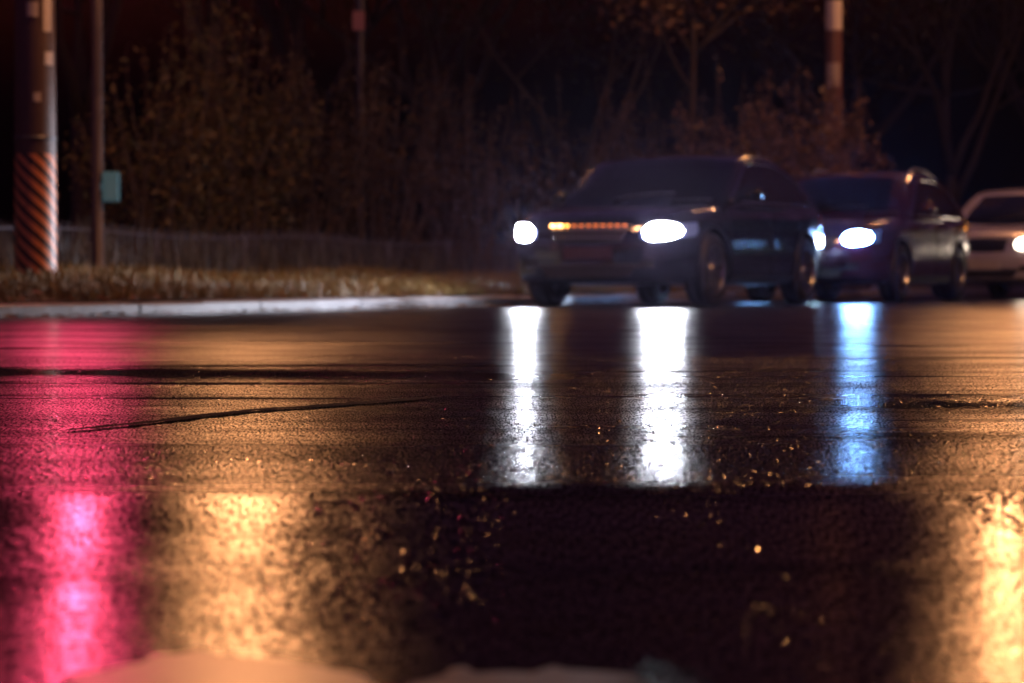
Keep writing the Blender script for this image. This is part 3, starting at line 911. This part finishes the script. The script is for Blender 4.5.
        edge = [(i, 0) for i in range(nu)] + [(nu - 1, j) for j in range(1, nv)] + [(i, nv - 1) for i in range(nu - 2, -1, -1)] + [(0, j) for j in range(nv - 2, 0, -1)]
        for a, b in zip(edge, edge[1:] + edge[:1]):
            ia, ib = a[0] * nv + a[1], b[0] * nv + b[1]
            fs.append((ia, ia + K, ib + K, ib))
        if not build: return vs, fs
        ob = link(name, vs, fs, m, parent or s.r)
        bm = bmesh.new(); bm.from_mesh(ob.data); bmesh.ops.recalc_face_normals(bm, faces=bm.faces[:])
        bm.faces.ensure_lookup_table()
        bm.to_mesh(ob.data); bm.free()
        me = ob.data
        me.polygons.foreach_set('use_smooth', [True] * len(me.polygons))
        try: me.set_sharp_from_angle(angle=R(40))
        except Exception: pass
        # outward facing
        return ob
    def line(s, pts, axis, rad, m, name, bvh=None, side=1, parent=None, lift=0., n=20):
        bvh = bvh or s.bvh_low; out = []
        for q in resample(pts, n):
            if axis == 'f': o, d = Vector((6, q[0], q[1])), Vector((-1, 0, 0))
            elif axis == 's': o, d = Vector((q[0], 4 * side, q[1])), Vector((0, -side, 0))
            else: o, d = Vector((q[0], q[1], 4)), Vector((0, 0, -1))
            h = bvh.ray_cast(o, d)[0]
            if h is not None: out.append(h - d * lift)
        if len(out) > 1: return MB().tube(out, rad, 6).build(name, m, parent or s.r, True)
    def fit(s, head_m):
        P, W, wb, r = s.P, s.W, s.wb, s.r
        rf = s.roof; belt, H = s.belt, s.H
        xc0 = P['roof'][0][0]
        # glass
        wsb, wst = P['ws']            # base z fraction handled by z: windscreen bottom / top heights
        s.patch('windscreen', [(-.70 * W, wsb), (-.35 * W, wsb - .02), (0, wsb - .025), (.35 * W, wsb - .02), (.70 * W, wsb)],
                [(-.58 * W, wst - .012), (-.3 * W, wst), (0, wst + .006), (.3 * W, wst), (.58 * W, wst - .012)], 'f', M['glass'], s.bvh_cab, 20, 10, .007, .01)
        rb, rt = P['rw']
        s.patch('rear_window', [(-.62 * W, rb), (0, rb - .01), (.62 * W, rb)], [(-.54 * W, rt), (0, rt + .01), (.54 * W, rt)], 'r', M['glass'], s.bvh_cab, 14, 6, .007, .01)
        for sd in (1, -1):
            for lo, hi in P['side']:
                lo2 = [(x, belt + .035) for x in lo]
                hi2 = [(x, min(rf(x) - .115, H - .135)) for x in np.linspace(hi[0], hi[1], 8)]
                s.patch('side_window', lo2, hi2, 's', M['glass'], s.bvh_cab, 16, 7, .006, .01, side=sd)
            x0 = P['side'][0]; x1 = P['side'][-1]
            tp = [(x, min(rf(x) - .088, H - .105)) for x in np.linspace(x0[1][0] + .03, x1[1][1] - .05, 14)]
            tr = [(x0[0][0] + .09, belt + .02)] + tp + [(x1[0][1] - .05, belt + .02)]
            s.line(tr, 's', .012, P.get('trim', M['chrome']), 'window_trim', s.bvh_cab, sd, n=40)
            s.line([(x0[0][0] + .08, belt + .012), (x1[0][1] - .04, belt + .012)], 's', .012, P.get('trim', M['chrome']), 'window_trim', s.bvh_cab, sd, n=24)
        # lamps
        hz = P['head_z']; hy0, hy1 = P['head_y']
        for sd in (1, -1):
            hl = s.patch('headlight', [(sd * hy0, hz - .055), (sd * (hy0 + hy1) / 2, hz - .075), (sd * hy1, hz - .03)],
                    [(sd * hy0, hz + .03), (sd * (hy0 + hy1) / 2, hz + .06), (sd * hy1, hz + .095)], 'f', P.get('lens', M['lens']), None, 14, 6, .010, .02)
            if head_m and sd in P.get('lit', (1, -1)):
                a, b = hy0 + .03, hy1 - .05
                def oval(sg):
                    out = []
                    for k in range(17):
                        t = k / 16; e = (1 - abs(2 * t - 1) ** 2.4) ** (1 / 2.4)
                        out.append((sd * (a + (b - a) * t), hz - .002 + .018 * t + sg * (.080 - .008 * t) * max(e, .02)))
                    return out
                s.patch('lamp', oval(-1), oval(1), 'f', head_m, None, 18, 6, .018, .0, parent=hl)
            s.patch('tail_light', [(sd * .56 * W, belt - .20), (sd * .68 * W, belt - .21)], [(sd * .58 * W, belt - .08), (sd * .70 * W, belt - .07)], 'r', M['redlens'], None, 6, 5, .012, .02)
            s.patch('tail_light', [(s.xr + .07, belt - .24), (s.xr + .34, belt - .20)], [(s.xr + .09, belt - .07), (s.xr + .30, belt - .06)], 's', M['redlens'], None, 8, 6, .008, .02, side=sd)
            s.patch('fog_lamp', [(sd * .55 * W, .36), (sd * .69 * W, .37)], [(sd * .55 * W, .43), (sd * .70 * W, .45)], 'f', M['plastic'], None, 6, 5, .008, .02)
        # grille, intake, plate
        gz0, gz1, gw = P['grille']
        gr = s.patch('grille', [(-gw * .84, gz0), (0, gz0 - .01), (gw * .84, gz0)], [(-gw, gz1), (0, gz1 + .01), (gw, gz1)], 'f', M['plastic'], None, 16, 5, .007, .02)
        for k in range(P.get('bars', 3)):
            z = gz0 + (gz1 - gz0) * (k + .5) / P.get('bars', 3)
            s.line([(-gw * .9, z), (0, z + .004), (gw * .9, z)], 'f', .008, M['chrome'] if P.get('chrome_bars', True) else M['plastic'], 'grille_bar', parent=gr, lift=.008)
        s.patch('air_intake', [(-.45 * W, .28), (.45 * W, .28)], [(-.52 * W, .37), (.52 * W, .37)], 'f', M['plastic'], None, 12, 4, .007, .02)
        pz = P.get('plate_z', .45)
        v = s.patch('number_plate', [(-.24, pz - .055), (.24, pz - .055)], [(-.24, pz + .055), (.24, pz + .055)], 'f', P.get('plate_m', M['plate']), None, 8, 4, .018, .01)
        s.line([(-.70 * W, .50 - .13), (-.4 * W, .385), (.4 * W, .385), (.70 * W, .37)], 'f', .012, M['plastic'], 'bumper_trim', lift=.003)
        # shut lines
        for sd in (1, -1):
            for x in P['doors']:
                s.line([(x, .30), (x + .015, .6), (x, belt - .07)], 's', .0045, M['seam'], 'door_seam', None, sd, n=12)
            s.line([(P['doors'][0], .30), (P['doors'][-1], .30)], 's', .0045, M['seam'], 'door_seam', None, sd, n=14)
            for x in P['handles']:
                vs, fs = None, None
                s.patch('door_handle', [(x - .10, belt - .135), (x + .10, belt - .13)], [(x - .10, belt - .105), (x + .10, belt - .10)], 's', P.get('handle_m', M['chrome']), None, 8, 4, .025, .0, side=sd)
            s.patch('side_skirt', [(wb - .42, .22), (-wb + .42, .22)], [(wb - .42, .285), (-wb + .42, .285)], 's', M['plastic'], None, 10, 4, .012, .01, side=sd)
            # mirrors
            mx = P['mirror']
            b = MB(); vs = []; fs = []
            for i in range(9):
                e = -PI / 2 + PI * i / 8
                for k in range(14):
                    a = 2 * PI * k / 14
                    def se(v, p=.65): return math.copysign(abs(v) ** p, v)
                    vs.append((mx + .085 * se(math.cos(e)) * math.cos(a) + .02, sd * (W + .085 + .115 * math.sin(e)), belt + .085 + .075 * se(math.cos(e)) * math.sin(a)))
            for i in range(8):
                for k in range(14): fs.append((i * 14 + k, i * 14 + (k + 1) % 14, (i + 1) * 14 + (k + 1) % 14, (i + 1) * 14 + k))
            mi = b.add(vs, fs).tube([(mx + .02, sd * (W * .90), belt + .01), (mx, sd * (W + .02), belt + .05)], .022, 8).build('side_mirror', s.paint, r, True)
            MB().box((mx - .072, sd * (W + .085), belt + .085), (.006, .16, .105), .02).build('mirror_glass', M['chrome'], mi)
            if P.get('rails'):
                ps = [(x, sd * (W * .66), rf(x) + (.05 if 0 < i < 9 else .0)) for i, x in enumerate(np.linspace(-.05, -1.55, 10))]
                MB().tube(ps, .016, 8).build('roof_rail', M['alloy'], r, True)
        # bonnet seams
        for sd in (1, -1):
            s.line([(xc0 + .05, sd * .83 * W), (s.xf - .5, sd * .80 * W), (s.xf - .2, sd * .62 * W)], 't', .004, M['seam'], 'bonnet_seam', n=16)
        for y in (-.18, .42):
            s.line([(P['cowl'] + .12, y - .05), (P['cowl'] + .02, y + .55 * (1 if y < 0 else .6))], 't', .008, M['plastic'], 'wiper', s.bvh_cab, lift=.012, n=6)
        # wheels
        wr = P['wr']
        tw = .108
        T = MB().lathe([(wr * .66, -tw), (wr * .86, -tw - .005), (wr * .96, -tw + .012), (wr, -tw + .04), (wr, -.02), (wr - .006, -.015), (wr - .006, .015), (wr, .02), (wr, tw - .04), (wr * .96, tw - .012), (wr * .86, tw + .005), (wr * .66, tw)], 44)
        Rm = MB().lathe([(wr * .675, -tw), (wr * .675, tw - .02), (wr * .69, tw - .002), (wr * .655, tw), (wr * .63, tw - .015), (wr * .62, tw - .07), (wr * .60, -.05), (.0, -.055)], 44)
        nsp = P.get('spokes', 10)
        for k in range(nsp):
            a = 2 * PI * k / nsp
            mt = Matrix.Rotation(a, 3, 'Y')
            w0, w1 = .022, .03 if nsp > 6 else .045
            vs_ = [(.045, tw - .035, -w0), (.045, tw - .035, w0), (wr * .64, tw - .022, w1), (wr * .64, tw - .022, -w1),
                   (.045, tw - .085, -w0), (.045, tw - .085, w0), (wr * .64, tw - .07, w1), (wr * .64, tw - .07, -w1)]
            Rm.add([mt @ Vector(v) for v in vs_], [(0, 1, 2, 3), (7, 6, 5, 4), (0, 4, 5, 1), (1, 5, 6, 2), (2, 6, 7, 3), (3, 7, 4, 0)])
        Rm.lathe([(0, tw - .02), (.05, tw - .022), (.065, tw - .04), (.065, -.05)], 20)
        first = None
        for ax in (wb, -wb):
            for sd in (1, -1):
                w = bpy.data.objects.new('wheel', None); COL.objects.link(w); w.parent = r
                w.location = (ax, sd * (W - .118), wr); w.rotation_euler = (0, random.random(), 0 if sd > 0 else PI)
                if first is None:
                    t = T.build('tyre', M['rubber'], w, True); q = Rm.build('rim', M['alloy'], w)
                    first = (t, q)
                else:
                    for o in first:
                        c_ = o.copy(); COL.objects.link(c_); c_.parent = w
        # arch trim
        for ax in (wb, -wb):
            for sd in (1, -1):
                ps = []
                for k in range(17):
                    a = PI * (-.03 + 1.06 * k / 16)
                    x, z = ax + (wr + .062) * math.cos(a), wr + (wr + .062) * math.sin(a)
                    h = s.bvh_low.ray_cast(Vector((x, 4 * sd, z)), Vector((0, -sd, 0)))[0]
                    if h is not None: ps.append(h)
                if len(ps) > 2: MB().tube(ps, .012, 6).build('wheel_arch', P.get('arch_m', M['plastic']), r, True)

def spot(parent, pos, aim, energy, col, size=R(46), blend=.9):
    l = bpy.data.lights.new('headlight_beam', 'SPOT'); l.energy = energy; l.color = col; l.spot_size = size; l.spot_blend = blend
    l.shadow_soft_size = .05
    o = bpy.data.objects.new('headlight_beam', l); COL.objects.link(o); o.parent = parent
    o.location = pos
    d = Vector(aim) - Vector(pos)
    o.rotation_euler = d.to_track_quat('-Z', 'Y').to_euler()
    return o

# black crossover in front
PA = dict(L=4.52, W=1.84, H=1.51, wb=2.70, off=.02, hood=.86, belt=1.0, cowl=1.02, wr=.345,
          roof=[(1.12, .90), (.98, 1.02), (.62, 1.25), (.22, 1.44), (-.15, 1.49), (-.6, 1.495), (-1.1, 1.43), (-1.6, 1.28), (-1.95, 1.10), (-2.16, .92)],
          ws=(1.05, 1.44), rw=(1.06, 1.27),
          side=[((.70, -.20), (.12, -.20)), ((-.27, -1.05), (-.27, -1.00)), ((-1.11, -1.66), (-1.06, -1.42))],
          head_z=.685, head_y=(.52, .875), grille=(.60, .76, .40), bars=2, plate_z=.50, doors=[.93, -.235, -1.15], handles=[-.10, -1.0], mirror=.62, spokes=10, lens=M['lens_lit'])
yaw = 24.8
hx, hy = -math.sin(R(yaw)), -math.cos(R(yaw))
rzA = math.atan2(hy, hx)
FL = Vector((1.82, 25.0, 0)); left = Vector((-hy, hx, 0)); head = Vector((hx, hy, 0))
cA = FL - head * 1.35 - left * .80
carA = Car('crossover_car', 'black crossover at the head of the queue with both white headlights on', cA, rzA, wet_paint('black_paint', (.006, .006, .009), .14), PA, M['head_white'])
# row of emissive amber dots along the top of the grille
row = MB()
lamps = []  # surface points for the amber dots
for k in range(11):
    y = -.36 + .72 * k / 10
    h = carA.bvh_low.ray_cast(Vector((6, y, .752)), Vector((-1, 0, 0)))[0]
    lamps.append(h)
M['amber_emit_b'] = emit('amber_emit_bright', (1., .45, .14), 16.)
M['amber_emit_d'] = emit('amber_emit_dim', (1., .22, .06), 1.6)
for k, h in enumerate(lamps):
    mm = M['amber_emit_b'] if k < 2 else (M['amber_emit'] if k == 2 else M['amber_emit_d'])
    MB().box((h.x + .018, h.y, h.z), (.03, .045 if k < 2 else .030, .024 if k < 2 else .018), .006).build('amber_dot', mm, carA.r)
for sd in (1, -1):
    spot(carA.r, (2.36, sd * .6, .69), (12., sd * .6 - 5.2, .10), 760, (.80, .84, 1.), R(46))

# maroon hatchback behind
PB = dict(L=4.40, W=1.80, H=1.53, wb=2.62, off=.0, hood=.86, belt=.99, cowl=.98, wr=.33,
          roof=[(1.10, .88), (.95, 1.02), (.60, 1.26), (.22, 1.45), (-.15, 1.515), (-.6, 1.515), (-1.2, 1.43), (-1.7, 1.26), (-2.0, 1.10), (-2.15, .93)],
          ws=(1.05, 1.44), rw=(1.06, 1.26),
          side=[((.66, -.20), (.12, -.20)), ((-.27, -1.10), (-.27, -1.06)), ((-1.16, -1.70), (-1.14, -1.50))],
          head_z=.70, head_y=(.42, .80), grille=(.62, .72, .40), bars=1, plate_z=.49, doors=[.90, -.235, -1.2], handles=[-.10, -1.0], mirror=.60, spokes=5, rails=True, lens=M['lens_lit_blue'])
yaw = 23.6
hx, hy = -math.sin(R(yaw)), -math.cos(R(yaw)); head = Vector((hx, hy, 0)); left = Vector((-hy, hx, 0))
FL = Vector((4.30, 29.9, 0)); cB = FL - head * 1.31 - left * .78
carB = Car('hatchback_car', 'dark maroon hatchback with roof rails and a bluish headlight, waiting behind the black crossover', cB, math.atan2(hy, hx), wet_paint('maroon_paint', (.05, .012, .038)), PB, M['head_blue'])
carB.patch('glint_strip', [(.06, .48), (.12, .48)], [(.06, .76), (.12, .76)], 'f', M['glint_blue'], None, 5, 8, .016, .0)  # added glowing strip, stands for headlight glint on the crossover's rear corner
for sd in (1, -1):
    spot(carB.r, (2.30, sd * .6, .70), (12., sd * .6 - 2.8, .05), 1800, (.62, .76, 1.))

# silver saloon at the right edge
PC = dict(L=4.55, W=1.80, H=1.51, wb=2.72, off=-.02, hood=.87, belt=.99, cowl=.92, wr=.325,
          roof=[(1.06, .88), (.9, 1.03), (.5, 1.26), (.1, 1.44), (-.3, 1.50), (-.7, 1.51), (-1.2, 1.44), (-1.6, 1.22), (-1.9, .98), (-1.98, .90)],
          ws=(1.02, 1.40), rw=(1.05, 1.32),
          side=[((.58, -.26), (.02, -.26)), ((-.33, -1.15), (-.33, -1.02))],
          head_z=.71, head_y=(.40, .84), grille=(.62, .78, .34), bars=4, plate_z=.44, doors=[.86, -.295, -1.25], handles=[-.15, -1.08], mirror=.52, spokes=5,
          chrome_bars=False, lit=(1,), plate_m=M['plate_pale'], handle_m=M['chrome'])
yaw = 26.
hx, hy = -math.sin(R(yaw)), -math.cos(R(yaw)); head = Vector((hx, hy, 0)); left = Vector((-hy, hx, 0))
fc = Vector((6.12, 34.5, 0)); cC = fc - head * 2.25
carC = Car('saloon_car', 'pale silver saloon with a warm white headlight, last in the queue at the right edge', cC, math.atan2(hy, hx), wet_paint('silver_paint', (.62, .60, .62)), PC, M['head_warm'])

carC.patch('lamp_reflection', [(.26, 1.10), (.34, 1.10)], [(.26, 1.18), (.34, 1.18)], 'f', M['amber_reflection'], carC.bvh_cab, 6, 6, .012, .0)  # glowing amber patch put on the glass for a street lamp's reflection
# ------------------------------------------------------------------ air
hz = MB().box((0, 60, 6.), (170, 190, 14.5))
m = bpy.data.materials.new('haze'); m.use_nodes = True; nt = m.node_tree
nt.nodes.remove(nt.nodes['Principled BSDF'])
v = nt.nodes.new('ShaderNodeVolumePrincipled'); v.inputs['Density'].default_value = .00045; v.inputs['Anisotropy'].default_value = .93
v.inputs['Color'].default_value = (.68, .60, 1., 1)
L(nt, v.outputs['Volume'], nt.nodes['Material Output'].inputs['Volume'])
USE_HAZE = True
if USE_HAZE:
    o = hz.build('haze', m); tag(o, kind='stuff')

# ------------------------------------------------------------------ world, moonlight, camera
w = bpy.data.worlds.new('World'); sc.world = w; w.use_nodes = True
nt = w.node_tree
sky = nt.nodes.new('ShaderNodeTexSky'); sky.sky_type = 'NISHITA'; sky.sun_disc = False
sky.sun_elevation = R(-3); sky.sun_rotation = R(200)
bg = nt.nodes['Background']
tint = nt.nodes.new('ShaderNodeMix'); tint.data_type = 'RGBA'; tint.blend_type = 'MULTIPLY'; tint.inputs['Factor'].default_value = 1
tint.inputs['B'].default_value = (1., .42, 1.25, 1)
L(nt, sky.outputs['Color'], tint.inputs['A']); L(nt, tint.outputs['Result'], bg.inputs['Color'])
bg.inputs['Strength'].default_value = .5
sl = bpy.data.lights.new('moon', 'SUN'); sl.energy = .004; sl.color = (.75, .8, 1.); sl.angle = R(.5)
so = bpy.data.objects.new('moon', sl); COL.objects.link(so); so.rotation_euler = (R(40), 0, R(-30))

cd = bpy.data.cameras.new('camera'); cam = bpy.data.objects.new('camera', cd); COL.objects.link(cam)
cd.sensor_width = 36; cd.lens = 36 * F_PX / 1024
cam.location = (0, 0, CAM_H)
cam.rotation_euler = (PI / 2 - math.atan((341.5 - HOR) / F_PX), 0, 0)
cd.clip_start = .05; cd.clip_end = 3000
cd.dof.use_dof = True; cd.dof.focus_distance = 5.2; cd.dof.aperture_fstop = 6.2; cd.dof.aperture_blades = 0
sc.camera = cam
vs_ = sc.view_settings; vs_.view_transform = 'Standard'; vs_.look = 'None'; vs_.gamma = 1; vs_.exposure = 0; vs_.use_curve_mapping = False
sc.cycles.use_denoising = True
sc.cycles.sample_clamp_indirect = 4
sc.cycles.max_bounces = 6; sc.cycles.volume_bounces = 0
